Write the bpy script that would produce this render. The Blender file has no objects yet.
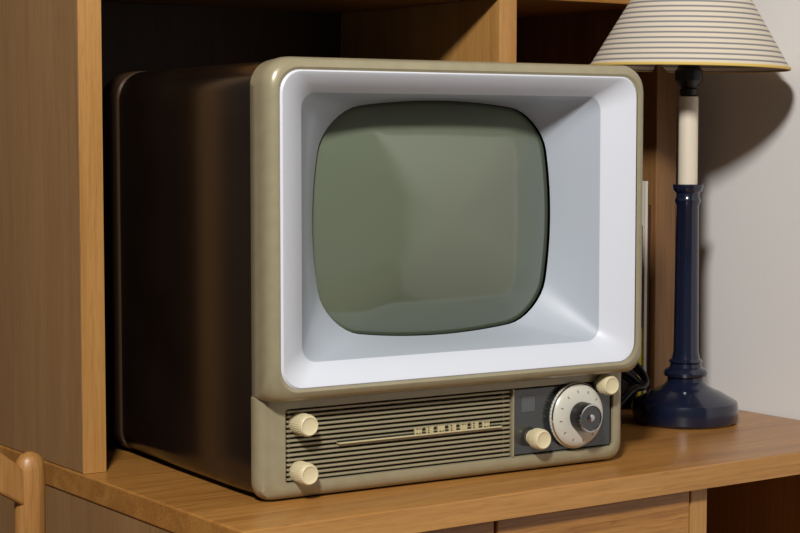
import bpy, bmesh, math, random
from mathutils import Vector, Matrix
random.seed(4)
S=bpy.context.scene
try:
    S.view_settings.view_transform='Standard'; S.view_settings.look='None'
except Exception as e: print(e)

def lin(c): 
    c=c/255.0
    return c/12.92 if c<=.04045 else ((c+.055)/1.055)**2.4
def rgb(r,g,b): return (lin(r),lin(g),lin(b),1)

def mat(name,col,rough=.5,metal=0,coat=0,spec=.5,noise=None,bump=0,nscale=200):
    m=bpy.data.materials.new(name); m.use_nodes=True
    nt=m.node_tree; b=nt.nodes['Principled BSDF']
    b.inputs['Base Color'].default_value=col
    b.inputs['Roughness'].default_value=rough
    b.inputs['Metallic'].default_value=metal
    b.inputs['Coat Weight'].default_value=coat
    b.inputs['Coat Roughness'].default_value=.08
    b.inputs['Specular IOR Level'].default_value=spec
    if noise or bump:
        tc=nt.nodes.new('ShaderNodeTexCoord'); n=nt.nodes.new('ShaderNodeTexNoise')
        n.inputs['Scale'].default_value=nscale; n.inputs['Detail'].default_value=4
        nt.links.new(tc.outputs['Object'],n.inputs['Vector'])
        if noise:
            r=nt.nodes.new('ShaderNodeValToRGB')
            r.color_ramp.elements[0].position=.3; r.color_ramp.elements[1].position=.7
            k=noise
            r.color_ramp.elements[0].color=(col[0]*(1-k),col[1]*(1-k),col[2]*(1-k),1)
            r.color_ramp.elements[1].color=(col[0]*(1+k),col[1]*(1+k),col[2]*(1+k),1)
            nt.links.new(n.outputs['Fac'],r.inputs['Fac']); nt.links.new(r.outputs['Color'],b.inputs['Base Color'])
        if bump:
            bp=nt.nodes.new('ShaderNodeBump'); bp.inputs['Strength'].default_value=bump; bp.inputs['Distance'].default_value=.001
            nt.links.new(n.outputs['Fac'],bp.inputs['Height']); nt.links.new(bp.outputs['Normal'],b.inputs['Normal'])
    return m

def wood(name,c1,c2,axis,rough=.45,fine=1.0,pore=.5):
    m=bpy.data.materials.new(name); m.use_nodes=True
    nt=m.node_tree; b=nt.nodes['Principled BSDF']; b.inputs['Roughness'].default_value=rough
    tc=nt.nodes.new('ShaderNodeTexCoord'); L=nt.links.new
    def noise(across,along,detail,dist=0):
        mp=nt.nodes.new('ShaderNodeMapping')
        sc=[across]*3; sc[axis]=along
        mp.inputs['Scale'].default_value=sc
        L(tc.outputs['Object'],mp.inputs['Vector'])
        n=nt.nodes.new('ShaderNodeTexNoise'); n.inputs['Scale'].default_value=1; n.inputs['Detail'].default_value=detail
        n.inputs['Distortion'].default_value=dist
        L(mp.outputs['Vector'],n.inputs['Vector']); return n
    a=noise(26,1.4,4,.9); f=noise(330*fine,9,3)
    mx=nt.nodes.new('ShaderNodeMix'); mx.data_type='FLOAT'; mx.inputs[0].default_value=.5
    L(a.outputs['Fac'],mx.inputs[2]); L(f.outputs['Fac'],mx.inputs[3])
    r=nt.nodes.new('ShaderNodeValToRGB'); r.color_ramp.elements[0].position=.36; r.color_ramp.elements[1].position=.64
    r.color_ramp.elements[0].color=c1; r.color_ramp.elements[1].color=c2
    L(mx.outputs[0],r.inputs['Fac'])
    p=noise(620*fine,30,1)
    pr=nt.nodes.new('ShaderNodeValToRGB'); pr.color_ramp.elements[0].position=.30; pr.color_ramp.elements[1].position=.44
    pr.color_ramp.elements[0].color=(.62,.58,.52,1); pr.color_ramp.elements[1].color=(1,1,1,1)
    L(p.outputs['Fac'],pr.inputs['Fac'])
    mm=nt.nodes.new('ShaderNodeMix'); mm.data_type='RGBA'; mm.blend_type='MULTIPLY'; mm.inputs[0].default_value=pore
    L(r.outputs['Color'],mm.inputs[6]); L(pr.outputs['Color'],mm.inputs[7])
    L(mm.outputs[2],b.inputs['Base Color'])
    bp=nt.nodes.new('ShaderNodeBump'); bp.inputs['Strength'].default_value=.12; bp.inputs['Distance'].default_value=.0008
    L(f.outputs['Fac'],bp.inputs['Height']); L(bp.outputs['Normal'],b.inputs['Normal'])
    return m

M={}
M['khaki']=mat('khaki_enamel',rgb(150,141,113),.30,metal=.12,coat=.15,noise=.06,nscale=60)
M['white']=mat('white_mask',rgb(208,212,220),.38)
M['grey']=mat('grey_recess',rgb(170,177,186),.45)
M['body']=mat('dark_brown_case',rgb(26,18,13),.2,noise=.3,nscale=9,spec=.5)
M['back']=mat('back_cover_painted_sheen',rgb(66,48,34),.28)  # lighter brown paints in the wood's reflection on the glossy back
M['glass']=mat('crt_glass',rgb(96,104,86),.14,coat=.8)
M['black']=mat('black_plastic',rgb(16,16,17),.35)
M['gap']=mat('dark_ring',rgb(40,42,40),.6)  # dark ring round the rim of the tube
M['grilleback']=mat('grille_back',rgb(36,32,26),.7)
M['cream']=mat('cream_knob',rgb(214,202,164),.35)
M['dial']=mat('dial_ivory',rgb(200,197,184),.3)
M['gold']=mat('badge_gold',rgb(206,194,150),.3,metal=.3)
M['tick']=mat('dial_marks',rgb(100,96,84),.5)
M['chrome']=mat('chrome',rgb(200,200,205),.12,metal=1)
M['plate']=mat('dark_glass_plate',rgb(44,47,48),.08,coat=.8)
M['plategrey']=mat('plate_badge',rgb(84,88,90),.4)
M['wood_z']=wood('wood_upright',rgb(166,118,60),rgb(186,138,78),2,pore=.35)
M['wood_dk']=wood('wood_upright_shaded',rgb(110,76,42),rgb(134,96,56),2,pore=.35)  # darker copy of the upright wood, its shadow put into the colour
M['wood_side']=wood('wood_side_veneer',rgb(136,102,64),rgb(152,116,76),2,.45,.8,pore=.25)
M['wood_x']=wood('wood_desktop',rgb(144,95,42),rgb(182,129,65),0,.32,pore=.7)
M['wood_edge']=wood('wood_edge',rgb(164,116,58),rgb(188,138,76),0,.42,pore=.4)
M['wood_in']=wood('wood_inner_shaded',rgb(54,35,20),rgb(70,46,28),2,.6)  # inner wood coloured nearly black to paint in the cabinet's shade
M['wall']=mat('wall_paint',rgb(226,223,220),.85,bump=.1,nscale=300)
M['wall_dk']=wood('wall_reflection_darkener',rgb(46,34,24),rgb(60,44,32),2,.6)  # invented dark finish on the unseen wall, keeps the case's reflection dark
M['floor']=wood('floor_wood',rgb(90,64,42),rgb(118,86,58),1,.5)
M['navy']=mat('navy_lacquer',rgb(20,26,46),.2,coat=.5)
M['candle']=mat('candle_sleeve',rgb(220,208,188),.5)
M['cable']=mat('cable_rubber',rgb(22,22,24),.4)
M['yellow']=mat('yellow_trim',rgb(216,184,96),.7)
M['chairwood']=wood('chair_wood',rgb(150,104,52),rgb(176,128,72),2,.4,pore=.4)

def shade_mat():
    m=bpy.data.materials.new('striped_shade'); m.use_nodes=True
    nt=m.node_tree;b=nt.nodes['Principled BSDF'];b.inputs['Roughness'].default_value=.85
    L=nt.links.new
    tc=nt.nodes.new('ShaderNodeTexCoord');sp=nt.nodes.new('ShaderNodeSeparateXYZ');L(tc.outputs['Object'],sp.inputs[0])
    mu=nt.nodes.new('ShaderNodeMath');mu.operation='MULTIPLY';mu.inputs[1].default_value=1/0.0072;L(sp.outputs['Z'],mu.inputs[0])
    fr=nt.nodes.new('ShaderNodeMath');fr.operation='FRACT';L(mu.outputs[0],fr.inputs[0])
    r=nt.nodes.new('ShaderNodeValToRGB');r.color_ramp.interpolation='EASE'
    g=rgb(128,124,126);c=rgb(212,201,180)
    e=r.color_ramp.elements; e[0].position=0;e[0].color=g;e[1].position=.36;e[1].color=c
    e2=e.new(.16);e2.color=g
    e3=e.new(.85);e3.color=c
    e4=e.new(.98);e4.color=g
    L(fr.outputs[0],r.inputs['Fac']);L(r.outputs['Color'],b.inputs['Base Color'])
    return m
M['shade']=shade_mat()

def link(o,parent=None):
    S.collection.objects.link(o)
    if parent: o.parent=parent
    return o
def mesh(name,verts,faces,mats,parent=None,mi=None,smooth=True,loc=None):
    me=bpy.data.meshes.new(name); me.from_pydata([tuple(v) for v in verts],[],faces); 
    for m in (mats if isinstance(mats,(list,tuple)) else [mats]): me.materials.append(M[m])
    if mi: 
        for p,i in zip(me.polygons,mi): p.material_index=i
    bm=bmesh.new(); bm.from_mesh(me); bmesh.ops.recalc_face_normals(bm,faces=bm.faces); bm.to_mesh(me); bm.free()
    if smooth:
        for p in me.polygons: p.use_smooth=True
        try: me.set_sharp_from_angle(angle=math.radians(35))
        except Exception: pass
    o=bpy.data.objects.new(name,me)
    if loc: o.location=loc
    return link(o,parent)
def empty(name,loc=(0,0,0),rz=0):
    o=bpy.data.objects.new(name,None); o.location=loc; o.rotation_euler=(0,0,rz); o.empty_display_size=.1
    return link(o)
def box(name,x0,x1,y0,y1,z0,z1,m,parent=None,bev=.0015):
    v=[(x,y,z) for x in(x0,x1) for y in(y0,y1) for z in(z0,z1)]
    f=[(0,1,3,2),(4,6,7,5),(0,4,5,1),(2,3,7,6),(0,2,6,4),(1,5,7,3)]
    o=mesh(name,v,f,m,parent,smooth=False)
    if bev:
        b=o.modifiers.new('b','BEVEL'); b.width=bev; b.segments=2; b.limit_method='ANGLE'
    return o
K=8; SEG=14
def loop(x0,x1,z0,z1,r,bow=0):
    if not isinstance(r,(list,tuple)): r=[r]*4
    cs=[(x0+r[0],z0+r[0],180,r[0]),(x1-r[1],z0+r[1],270,r[1]),(x1-r[2],z1-r[2],0,r[2]),(x0+r[3],z1-r[3],90,r[3])]
    pts=[]
    for i,(cx,cz,a,rr) in enumerate(cs):
        arc=[(cx+rr*math.cos(math.radians(a+90*k/K)),cz+rr*math.sin(math.radians(a+90*k/K))) for k in range(K+1)]
        pts+=arc
        nx=cs[(i+1)%4]; a2=nx[2]
        nxt=(nx[0]+nx[3]*math.cos(math.radians(a2)),nx[1]+nx[3]*math.sin(math.radians(a2)))
        l=arc[-1]
        for k in range(1,SEG): pts.append((l[0]+(nxt[0]-l[0])*k/SEG,l[1]+(nxt[1]-l[1])*k/SEG))
    if bow:
        cx=(x0+x1)/2;cz=(z0+z1)/2;hx=(x1-x0)/2;hz=(z1-z0)/2
        out=[]
        for x,z in pts:
            u=(x-cx)/hx;w=(z-cz)/hz
            out.append((cx+(x-cx)*(1-bow*w*w),cz+(z-cz)*(1-bow*u*u)))
        pts=out
    return pts
def loft(name,secs,mats,parent=None,cap0=False,cap1=False,mi=None):
    v=[];f=[];idx=[]
    n=len(secs[0][1])
    for y,l in secs:
        v+=[(x,y,z) for x,z in l]
    for s in range(len(secs)-1):
        for i in range(n):
            j=(i+1)%n
            f.append((s*n+i,s*n+j,(s+1)*n+j,(s+1)*n+i)); idx.append(mi[s] if mi else 0)
    if cap0: f.append(tuple(range(n))); idx.append(mi[0] if mi else 0)
    if cap1: f.append(tuple((len(secs)-1)*n+i for i in range(n))); idx.append(mi[-1] if mi else 0)
    return mesh(name,v,f,mats,parent,mi=idx)
def lathe(name,prof,mats,parent=None,seg=48,loc=(0,0,0),axis='z',mi=None):
    v=[];f=[];idx=[]
    for r,h in prof:
        for k in range(seg):
            a=2*math.pi*k/seg
            if axis=='z': v.append((r*math.cos(a),r*math.sin(a),h))
            else: v.append((r*math.cos(a),-h,r*math.sin(a)))
    for s in range(len(prof)-1):
        for k in range(seg):
            j=(k+1)%seg
            f.append((s*seg+k,s*seg+j,(s+1)*seg+j,(s+1)*seg+k)); idx.append(mi[s] if mi else 0)
    if prof[0][0]>1e-5: f.append(tuple(range(seg))); idx.append(mi[0] if mi else 0)
    if prof[-1][0]>1e-5: f.append(tuple((len(prof)-1)*seg+k for k in range(seg))); idx.append(mi[-1] if mi else 0)
    return mesh(name,v,f,mats,parent,mi=idx,loc=loc)
def tube(name,pts,rad,m,parent=None,cyc=False):
    c=bpy.data.curves.new(name,'CURVE'); c.dimensions='3D'; c.bevel_depth=rad; c.bevel_resolution=4; c.resolution_u=8; c.use_fill_caps=True
    sp=c.splines.new('NURBS'); sp.points.add(len(pts)-1)
    for p,q in zip(sp.points,pts): p.co=(q[0],q[1],q[2],1)
    sp.use_endpoint_u=True; sp.order_u=4; sp.use_cyclic_u=cyc
    c.materials.append(M[m])
    return link(bpy.data.objects.new(name,c),parent)

# ================= TELEVISION =================
tv=empty('vintage_television')
X0,X1,ZB,ZT=.915,1.431,.7515,1.234
RB=.020
def L_(d,r,rb=RB): return loop(X0+d,X1-d,ZB+d,ZT-d,[rb,rb,r,r])
loft('case',[(1.744,L_(.002,.03)),(1.80,L_(.001,.032)),(1.95,L_(.001,.034,.022)),(2.096,L_(.002,.036,.026)),(2.104,L_(.005,.036,.026))],'body',tv)
bs=[(2.102,L_(.004,.036,.026)),(2.1045,L_(.0015,.037,.026)),(2.112,L_(.001,.037,.026)),(2.150,L_(.002,.037,.028))]
for k in range(1,11):
    a=math.radians(90*k/10); bs.append((2.150+.055*math.sin(a),L_(.002+.055*(1-math.cos(a)),.038+.002*k,.028+.003*k)))
bs+=[(2.208,L_(.08,.05,.05)),(2.245,L_(.13,.05,.05))]
loft('back_cover',bs,'back',tv,cap1=True)
def U(d,r,rb): return loop(X0+d,X1-d,.8655+d,ZT-d,[rb,rb,r,r])
loft('front_shell',[(1.748,U(.003,.03,.004)),(1.744,U(.0,.03,.004)),(1.730,U(-.001,.031,.006)),(1.718,U(-.002,.031,.014)),(1.710,U(-.002,.031,.020)),(1.704,U(.000,.03,.024)),(1.6995,U(.004,.028,.025)),(1.698,U(.009,.026,.025)),(1.7,U(.0125,.024,.024))],'khaki',tv)
wo=lambda d,r: loop(.928+d,1.4175-d,.877+d,1.2225-d,r)
sc=loop(1.013,1.3495,.916,1.1925,.050,bow=.10)
def mix(a,b,t): return [(p[0]*(1-t)+q[0]*t,p[1]*(1-t)+q[1]*t) for p,q in zip(a,b)]
inn=loop(.966,1.3795,.903,1.1985,.018)
wa=wo(0,.024)
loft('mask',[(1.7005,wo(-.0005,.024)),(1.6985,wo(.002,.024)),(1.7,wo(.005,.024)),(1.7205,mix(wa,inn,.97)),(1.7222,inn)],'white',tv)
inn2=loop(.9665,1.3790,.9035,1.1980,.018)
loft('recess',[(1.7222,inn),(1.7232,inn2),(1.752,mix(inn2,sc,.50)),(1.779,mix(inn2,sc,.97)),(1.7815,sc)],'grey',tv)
cx,cz=1.18125,1.05425
def sscale(k,l=sc): return [(cx+(x-cx)*k,cz+(z-cz)*k) for x,z in l]
rs=[1.0,.996,.985,.95,.9,.8,.7,.6,.5,.4,.3,.2,.1,.02]
def dome(k): return 1.786-.040*(1-k**2.2)
secs=[(dome(k),sscale(k)) for k in rs]
loft('picture_tube',[(1.80,sscale(1.0))]+secs,['glass','gap'],tv,cap1=True,mi=[1,1]+[0]*12)
LX1=1.425
def LW(d,r): return loop(X0+d,LX1-d,ZB+d,.867,[r,r,.002,.002])
hole=loop(.948,1.408,.7695,.8525,.004)
hole2=loop(.949,1.407,.7705,.8515,.004)
loft('lower_front',[(1.75,LW(.002,RB)),(1.746,LW(.0,RB)),(1.738,LW(.0,RB)),(1.732,LW(.002,RB)),(1.728,LW(.007,RB)),(1.7275,mix(LW(.012,.018),hole,.1)),(1.728,hole),(1.731,hole2),(1.744,hole2)],['khaki','grilleback'],tv,cap1=True,mi=[0,0,0,0,0,0,0,1])
v=[];f=[]
def addbox(v,f,x0,x1,y0,y1,z0,z1):
    b=len(v)
    v+= [(x,y,z) for x in(x0,x1) for y in(y0,y1) for z in(z0,z1)]
    f+= [tuple(b+i for i in q) for q in [(0,1,3,2),(4,6,7,5),(0,4,5,1),(2,3,7,6),(0,2,6,4),(1,5,7,3)]]
n=15
for i in range(n):
    z=.7735+i*(.8485-.7735)/(n-1)
    addbox(v,f,.951,1.2535,1.731,1.743,z-.00135,z+.00135)
g=mesh('grille_ribs',v,f,'khaki',tv,smooth=False)
b=g.modifiers.new('b','BEVEL'); b.width=.0006; b.segments=2
for i,xx in enumerate((.957,1.2475)):
    box('grille_stay_%d'%i,xx-.001,xx+.001,1.736,1.743,.7715,.8505,'khaki',tv,0)
box('badge_bar',1.015,1.2385,1.7275,1.732,.8098,.8112,'black',tv,.0004)
box('badge_bar_trim',1.015,1.2385,1.7262,1.732,.8078,.8097,'gold',tv,.0004)
v=[];f=[]
xs=1.118
for i in range(7):
    x=xs+i*.0158; w_=.0056; z0,z1=.8102,.8168
    addbox(v,f,x,x+.0017,1.7258,1.729,z0,z1)
    if i not in (2,): addbox(v,f,x,x+w_,1.7258,1.729,z1-.0015,z1)
    if i not in (4,): addbox(v,f,x,x+w_,1.7258,1.729,z0,z0+.0015)
    if i%2==0: addbox(v,f,x+w_-.0017,x+w_,1.7258,1.729,z0,z1)
    else: addbox(v,f,x,x+w_,1.7258,1.729,.8126,.8140)
    addbox(v,f,x-.002,x+w_+.002,1.7264,1.729,.8098,.8172)
mesh('badge_letters',v,f,'gold',tv,smooth=False)
box('control_plate',1.2565,1.4055,1.731,1.743,.7715,.8505,'plate',tv,.001)
box('plate_divider',1.2545,1.2568,1.727,1.743,.7705,.8515,'khaki',tv,.0004)
box('plate_badge',1.270,1.290,1.7303,1.734,.822,.842,'plategrey',tv,.0008)
DX,DY,DZ=1.3475,1.731,.8135
v=[];f=[]
for k in range(19):
    a=math.radians(100+k*13); 
    r0,r1=(.0420,.0438) if k%3 else (.0420,.0458)
    c,s_=math.cos(a),math.sin(a)
    w=.0004; bb=len(v)
    for rr in (r0,r1):
        for sg in (-1,1):
            v.append((DX+rr*c-sg*w*s_,1.7306,DZ+rr*s_+sg*w*c))
    f.append((bb,bb+1,bb+3,bb+2))
mesh('dial_scale',v,f,'tick',tv,smooth=False)
def knob(nm,x,z,y0=1.731,R=.0125,Ln=.026):
    prof=[(0,0),(R*.75,0),(R*.75,.004),(R*.93,.006),(R*1.0,.008),(R*.97,Ln-.003),(R*.9,Ln-.0008),(R*.8,Ln),(R*.72,Ln-.0006),(R*.5,Ln-.0012),(0.0,Ln-.0014)]
    lathe(nm,prof,'cream',tv,40,(x,y0,z),'y')
    v=[];f=[]
    for k in range(32):
        a=2*math.pi*k/32; c,s_=math.cos(a),math.sin(a); t=.0004; b0=len(v)
        for h in (.009,Ln-.004):
            for (rr,sg) in ((R*.96,-1),(R*1.02,0),(R*.96,1)):
                v.append((rr*c-sg*t*s_*1.4,-h,rr*s_+sg*t*c*1.4))
        f+=[(b0,b0+1,b0+4,b0+3),(b0+1,b0+2,b0+5,b0+4),(b0,b0+2,b0+1),(b0+3,b0+4,b0+5)]
    mesh(nm+'_flutes',v,f,'cream',tv,loc=(x,y0,z),smooth=False)
knob('knob_volume',.967,.835,1.741,Ln=.034,R=.0122)
knob('knob_tone',.967,.781,1.741,Ln=.034,R=.0122)
knob('knob_contrast',1.286,.791,Ln=.024,R=.0122)
knob('knob_brightness',1.389,.8485,Ln=.024,R=.0122)
lathe('channel_dial',[(0,0),(.031,0),(.031,.003),(.0395,.005),(.0405,.0065),(.0395,.009),(.0380,.0105),(.0365,.0125),(.031,.015),(.019,.017),(.0175,.017),(0,.017)],['dial','chrome'],tv,64,(DX,DY,DZ),'y',mi=[0,0,0,0,0,1,0,0,0,0,0])
v=[];f=[]
for k in range(12):
    a=math.radians(k*30+8);c,s_=math.cos(a),math.sin(a);w=.0006;b0=len(v)
    for rr,hh in ((.0285,.0158),(.0318,.0150)):
        for sg in(-1,1): v.append((rr*c-sg*w*s_,-hh,rr*s_+sg*w*c))
    f.append((b0,b0+1,b0+3,b0+2))
mesh('dial_numbers',v,f,'tick',tv,loc=(DX,DY,DZ),smooth=False)
v=[];f=[]
for k in range(56):
    a=2*math.pi*k/56;c,s_=math.cos(a),math.sin(a);w=.0005;b0=len(v)
    for rr,hh in ((.0404,.0055),(.0404,.0085)):
        for sg in(-1,1): v.append(((rr+.0004)*c-sg*w*s_,-hh,(rr+.0004)*s_+sg*w*c))
    f.append((b0,b0+1,b0+3,b0+2))
mesh('dial_knurl',v,f,'tick',tv,loc=(DX,DY,DZ),smooth=False)
lathe('fine_tuning_knob',[(0,.014),(.0178,.014),(.0178,.020),(.0172,.034),(.0168,.0362),(.0152,.0366),(.0140,.0352),(.005,.0352),(.0046,.0370),(.003,.0378),(0,.0382)],['black','chrome','plate'],tv,48,(DX,DY,DZ),'y',mi=[0,0,0,1,1,2,2,1,1,1])
for i,(x,y) in enumerate(((.96,1.79),(1.385,1.79),(.985,2.03),(1.36,2.03))):
    lathe('foot_%d'%i,[(0,0),(.010,0),(.012,.001),(.012,.006),(0,.006)],'black',tv,24,(x,y,.75))

# ================= CABINET =================
cab=empty('wooden_wall_cabinet',(.823,2.0,0),math.radians(2.5))
W=1.012; DB=.40
box('desktop',-.002,W,-.381,DB,.721,.75,'wood_x',cab,.002)
box('desktop_lipping',-.002,W,-.3825,-.381,.7215,.7495,'wood_edge',cab,.0004)
box('upright_left',0,.030,0,DB,.7502,1.34,'wood_side',cab)
box('upright_left_edge',0,.030,-.0016,0,.7502,1.34,'wood_z',cab,.0005)
box('upright_divider',.6265,.657,.002,DB,.7502,1.34,'wood_z',cab)
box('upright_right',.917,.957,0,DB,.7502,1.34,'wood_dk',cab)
box('shelf_mid',0,.957,.0,DB,1.34,1.37,'wood_x',cab)
box('upright_left_top',0,.030,0,DB,1.3702,1.95,'wood_side',cab)
box('upright_right_top',.917,.957,0,DB,1.3702,1.95,'wood_z',cab)
box('top_board',-.005,.962,-.01,DB+.01,1.95,1.98,'wood_x',cab)
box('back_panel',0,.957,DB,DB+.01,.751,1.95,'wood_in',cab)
box('base_side_left',0,.030,-.365,DB,.0,.7208,'wood_side',cab)
box('base_post_mid',.640,.668,-.365,DB,.0,.7208,'wood_z',cab)
box('base_side_right',.980,1.010,-.365,DB,.0,.7208,'wood_z',cab)
box('base_shelf',.668,.980,-.34,DB,.40,.42,'wood_x',cab)
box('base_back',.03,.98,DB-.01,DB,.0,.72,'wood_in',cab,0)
box('drawer_front_1',.033,.334,-.366,-.346,.54,.7185,'wood_x',cab,.002)
box('drawer_front_2',.338,.637,-.366,-.346,.54,.7185,'wood_x',cab,.002)
box('base_stile',.331,.341,-.345,-.325,.0,.7208,'wood_in',cab,.0005)
box('lower_door_1',.033,.334,-.366,-.346,.03,.534,'wood_z',cab,.002)
box('lower_door_2',.338,.637,-.366,-.346,.03,.534,'wood_z',cab,.002)
for i,x in enumerate((.182,.488)):
    lathe('drawer_pull_%d'%i,[(0,0),(.006,0),(.006,.012),(.013,.018),(.013,.024),(.008,.027),(0,.0275)],'wood_z',cab,24,(x,-.366,.62),'y')

# ================= BOOKS =================
bk=empty('row_of_books',(.823,2.0,0),math.radians(2.5))
M['bwhite']=mat('book_white',rgb(214,206,192),.6); M['bred']=mat('book_maroon',rgb(74,38,28),.6)
M['byel']=mat('book_yellow',rgb(226,206,40),.6); M['bdark']=mat('book_dark',rgb(40,36,34),.6); M['paper']=mat('paper',rgb(220,210,188),.8)
def book(nm,s0,s1,h,c,t0=.012,d=.2):
    g=.0012
    box(nm+'_spine',s0,s1,t0,t0+.002,.7505,.7505+h,c,bk,.0006)
    box(nm+'_cover_a',s0,s0+g,t0,t0+d,.7505,.7505+h,c,bk,0)
    box(nm+'_cover_b',s1-g,s1,t0,t0+d,.7505,.7505+h,c,bk,0)
    box(nm+'_pages',s0+g,s1-g,t0+.002,t0+d-.004,.7535,.7475+h,'paper',bk,0)
book('book_a',.907,.916,.30,'bred',.010)
book('book_b',.901,.9065,.335,'bwhite',.006)
book('book_c',.8935,.9005,.27,'bred',.010)
book('book_d',.886,.893,.12,'byel',.002,.15)
book('book_e',.868,.8855,.24,'bdark',.016)
book('book_f',.850,.8675,.26,'bred',.02)

# ================= LAMP =================
lamp=empty('table_lamp',(1.694,1.92,.75))
lathe('base_column',[(0,.0005),(.070,.0005),(.0735,.004),(.0738,.012),(.0735,.024),(.072,.030),(.066,.034),(.060,.037),(.050,.043),(.038,.048),(.030,.053),(.0255,.058),(.0255,.064),(.030,.066),(.031,.070),(.029,.074),(.0225,.078),(.0215,.083),(.024,.086),(.0195,.090),(.0175,.10),(.0165,.20),(.0158,.305),(.0175,.308),(.0185,.312),(.0165,.316),(.0165,.322),(.0205,.326),(.0215,.331),(.0215,.334),(.014,.335),(0,.335)],'navy',lamp,64)
lathe('candle_sleeve',[(.0135,.334),(.0135,.452),(.013,.456),(0,.456)],'candle',lamp,40)
lathe('socket',[(.009,.455),(.0125,.458),(.0125,.466),(.0105,.468),(.0145,.474),(.0195,.478),(.0195,.492),(.016,.495),(.014,.51),(.014,.525),(0,.525)],'black',lamp,40)
lathe('bulb',[(.012,.525),(.013,.535),(.022,.552),(.028,.572),(.026,.590),(.016,.604),(0,.609)],'candle',lamp,32)
seg=72;rb,rt,hb,ht=.1385,.052,0,.146
v=[];f=[]
for r,h in [(rb,hb),(rt,ht),(rt-.0015,ht),(rb-.0015,hb)]:
    for k in range(seg):
        a=2*math.pi*k/seg; v.append((r*math.cos(a),r*math.sin(a),h))
for s in range(4):
    for k in range(seg):
        j=(k+1)%seg; f.append((s*seg+k,s*seg+j,((s+1)%4)*seg+j,((s+1)%4)*seg+k))
sh=mesh('shade',v,f,'shade',lamp,loc=(0,0,.495))
sh.rotation_euler=Matrix.Rotation(math.radians(1.2),3,Vector((math.sin(math.radians(32.4)),math.cos(math.radians(32.4)),0))).to_euler()
def torus(nm,R,r,h,m,par):
    v=[];f=[];a_=64;b_=8
    for i in range(a_):
        for j in range(b_):
            A=2*math.pi*i/a_;B=2*math.pi*j/b_
            v.append(((R+r*math.cos(B))*math.cos(A),(R+r*math.cos(B))*math.sin(A),h+1.6*r*math.sin(B)))
    for i in range(a_):
        for j in range(b_):
            f.append((i*b_+j,((i+1)%a_)*b_+j,((i+1)%a_)*b_+(j+1)%b_,i*b_+(j+1)%b_))
    return mesh(nm,v,f,m,par)
torus('shade_trim_bottom',rb-.0005,.0013,.001,'yellow',sh)
torus('shade_trim_top',rt,.0013,.146,'yellow',sh)
for k in range(3):
    a=k*2*math.pi/3+.3
    tube('shade_spoke_%d'%k,[(.013*math.cos(a),.013*math.sin(a),.025),(.035*math.cos(a),.035*math.sin(a),.09),(.051*math.cos(a),.051*math.sin(a),.143)],.0012,'chrome',sh)

# ================= CABLE =================
cb=empty('coiled_power_cable',(0,0,0))
def coil(nm,c,R,turns,tilt,rad=.0033,seed=1):
    rn=random.Random(seed); pts=[]
    for k in range(int(turns*12)):
        a=k/12*2*math.pi
        r=R*(1+.18*math.sin(a*.37+seed)+rn.uniform(-.05,.05))
        u=r*math.cos(a);w_=r*math.sin(a)
        x=c[0]+u; y=c[1]+w_*math.cos(tilt)-.002*(k/12)
        z=.0035+(w_+R*1.2)*math.sin(tilt)+.003*(k/12)
        if math.hypot(x-1.694,y-1.92)<.080: z=max(z,.046)
        pts.append((x,y,.75+max(.0035,z)))
    tube(nm,pts,rad,'cable',cb)
coil('cable_loop_a',(1.640,1.998),.040,3.4,math.radians(62),seed=2)
coil('cable_loop_b',(1.622,1.985),.042,3.0,math.radians(48),seed=5)
coil('cable_loop_c',(1.560,1.955),.034,2.2,math.radians(12),seed=7)

# ================= CHAIR =================
ch=empty('dining_chair')
def post(nm,pts,rads,sx=1,sy=1):
    v=[];f=[];sg=20
    for (x,y,z),r in zip(pts,rads):
        for k in range(sg):
            a=2*math.pi*k/sg; v.append((x+r*sx*math.cos(a),y+r*sy*math.sin(a),z))
    for s in range(len(pts)-1):
        for k in range(sg):
            j=(k+1)%sg; f.append((s*sg+k,s*sg+j,(s+1)*sg+j,(s+1)*sg+k))
    f.append(tuple(range(sg))); f.append(tuple((len(pts)-1)*sg+k for k in range(sg)))
    return mesh(nm,v,f,'chairwood',ch)
for i,x in enumerate((.719,.327)):
    post('back_post_%d'%i,[(x,1.86+.03,0),(x,1.92,.2),(x,1.935,.44),(x,1.915,.62),(x,1.902,.70),(x,1.90,.78),(x,1.90,.793),(x,1.90,.799),(x,1.90,.802)],[.013,.017,.019,.018,.0175,.0175,.015,.010,.003],1,.8)
    post('front_leg_%d'%i,[(x,2.30,0),(x,2.30,.2),(x,2.30,.44)],[.013,.016,.019])
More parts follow.
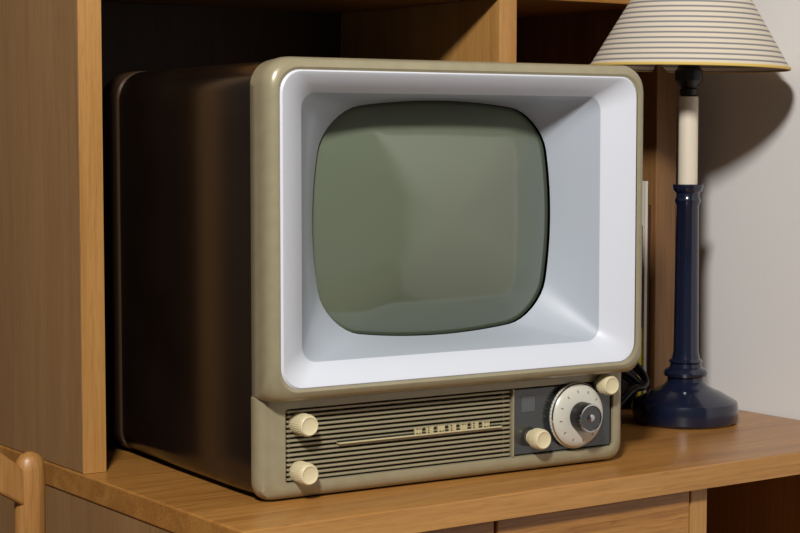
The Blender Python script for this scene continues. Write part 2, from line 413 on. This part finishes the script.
def rail(nm,z0,z1,bowy,th=.018,crown=.0):
    v=[];f=[];n=24
    for k in range(n+1):
        t=k/n;x=.334+(.712-.334)*t;y=1.90-bowy*4*t*(1-t); zt=z1+crown*4*t*(1-t)
        v+=[(x,y-th/2,z0+(zt-z1)*.8),(x,y+th/2,z0+(zt-z1)*.8),(x,y+th/2,zt),(x,y-th/2,zt)]
    for k in range(n):
        for j in range(4):
            a=k*4+j;b=k*4+(j+1)%4; f.append((a,b,b+4,a+4))
    f+= [(0,1,2,3),tuple(n*4+i for i in range(4))]
    o=mesh(nm,v,f,'chairwood',ch); b=o.modifiers.new('b','BEVEL');b.width=.004;b.segments=3;b.limit_method='ANGLE'
rail('top_rail',.740,.782,.03,crown=.08); rail('back_slat',.60,.64,.02)
box('seat',.307,.739,1.92,2.325,.44,.465,'chairwood',ch,.01)
box('stretcher_a',.32,.335,1.93,2.30,.2,.225,'chairwood',ch,.004)
box('stretcher_b',.711,.726,1.93,2.30,.2,.225,'chairwood',ch,.004)

# ================= ROOM =================
room_rz=math.radians(2.5)
def rbox(nm,x0,x1,y0,y1,z0,z1,m):
    o=box(nm,x0,x1,y0,y1,z0,z1,m,None,0); o.location=(.823,2.0,0); o.rotation_euler=(0,0,room_rz); return o
rbox('floor',-4,1.12,-4.5,.52,-.1,0,'floor')
rbox('wall_back',-4,1.12,.42,.52,0,2.9,'wall_dk')
rbox('wall_right',1.018,1.12,-4.5,.42,0,2.9,'wall')

# ================= LIGHT =================
w=bpy.data.worlds.new('World'); S.world=w; w.use_nodes=True
w.node_tree.nodes['Background'].inputs[0].default_value=(1,.98,.95,1)
w.node_tree.nodes['Background'].inputs[1].default_value=.075
def area(nm,loc,tgt,size,power,col=(1,1,1)):
    l=bpy.data.lights.new(nm,'AREA'); l.size=size; l.energy=power; l.color=col; l.shape='DISK'
    o=bpy.data.objects.new(nm,l); o.location=loc
    o.rotation_euler=(Vector(tgt)-Vector(loc)).to_track_quat('-Z','Y').to_euler()
    return link(o)
area('key_light',(-.45,-.2,2.70),(1.2,1.8,1.0),.35,104,(1,.975,.945))

# ================= CAMERA =================
f_=1811.0
cam=bpy.data.cameras.new('camera'); cam.sensor_width=36; cam.lens=36*f_/800; cam.clip_start=.05
co=bpy.data.objects.new('camera',cam); co.location=(0,0,1.15)
co.rotation_euler=(math.radians(90)-math.atan((266.5-137)/f_),0,-math.radians(32.4))
link(co); S.camera=co
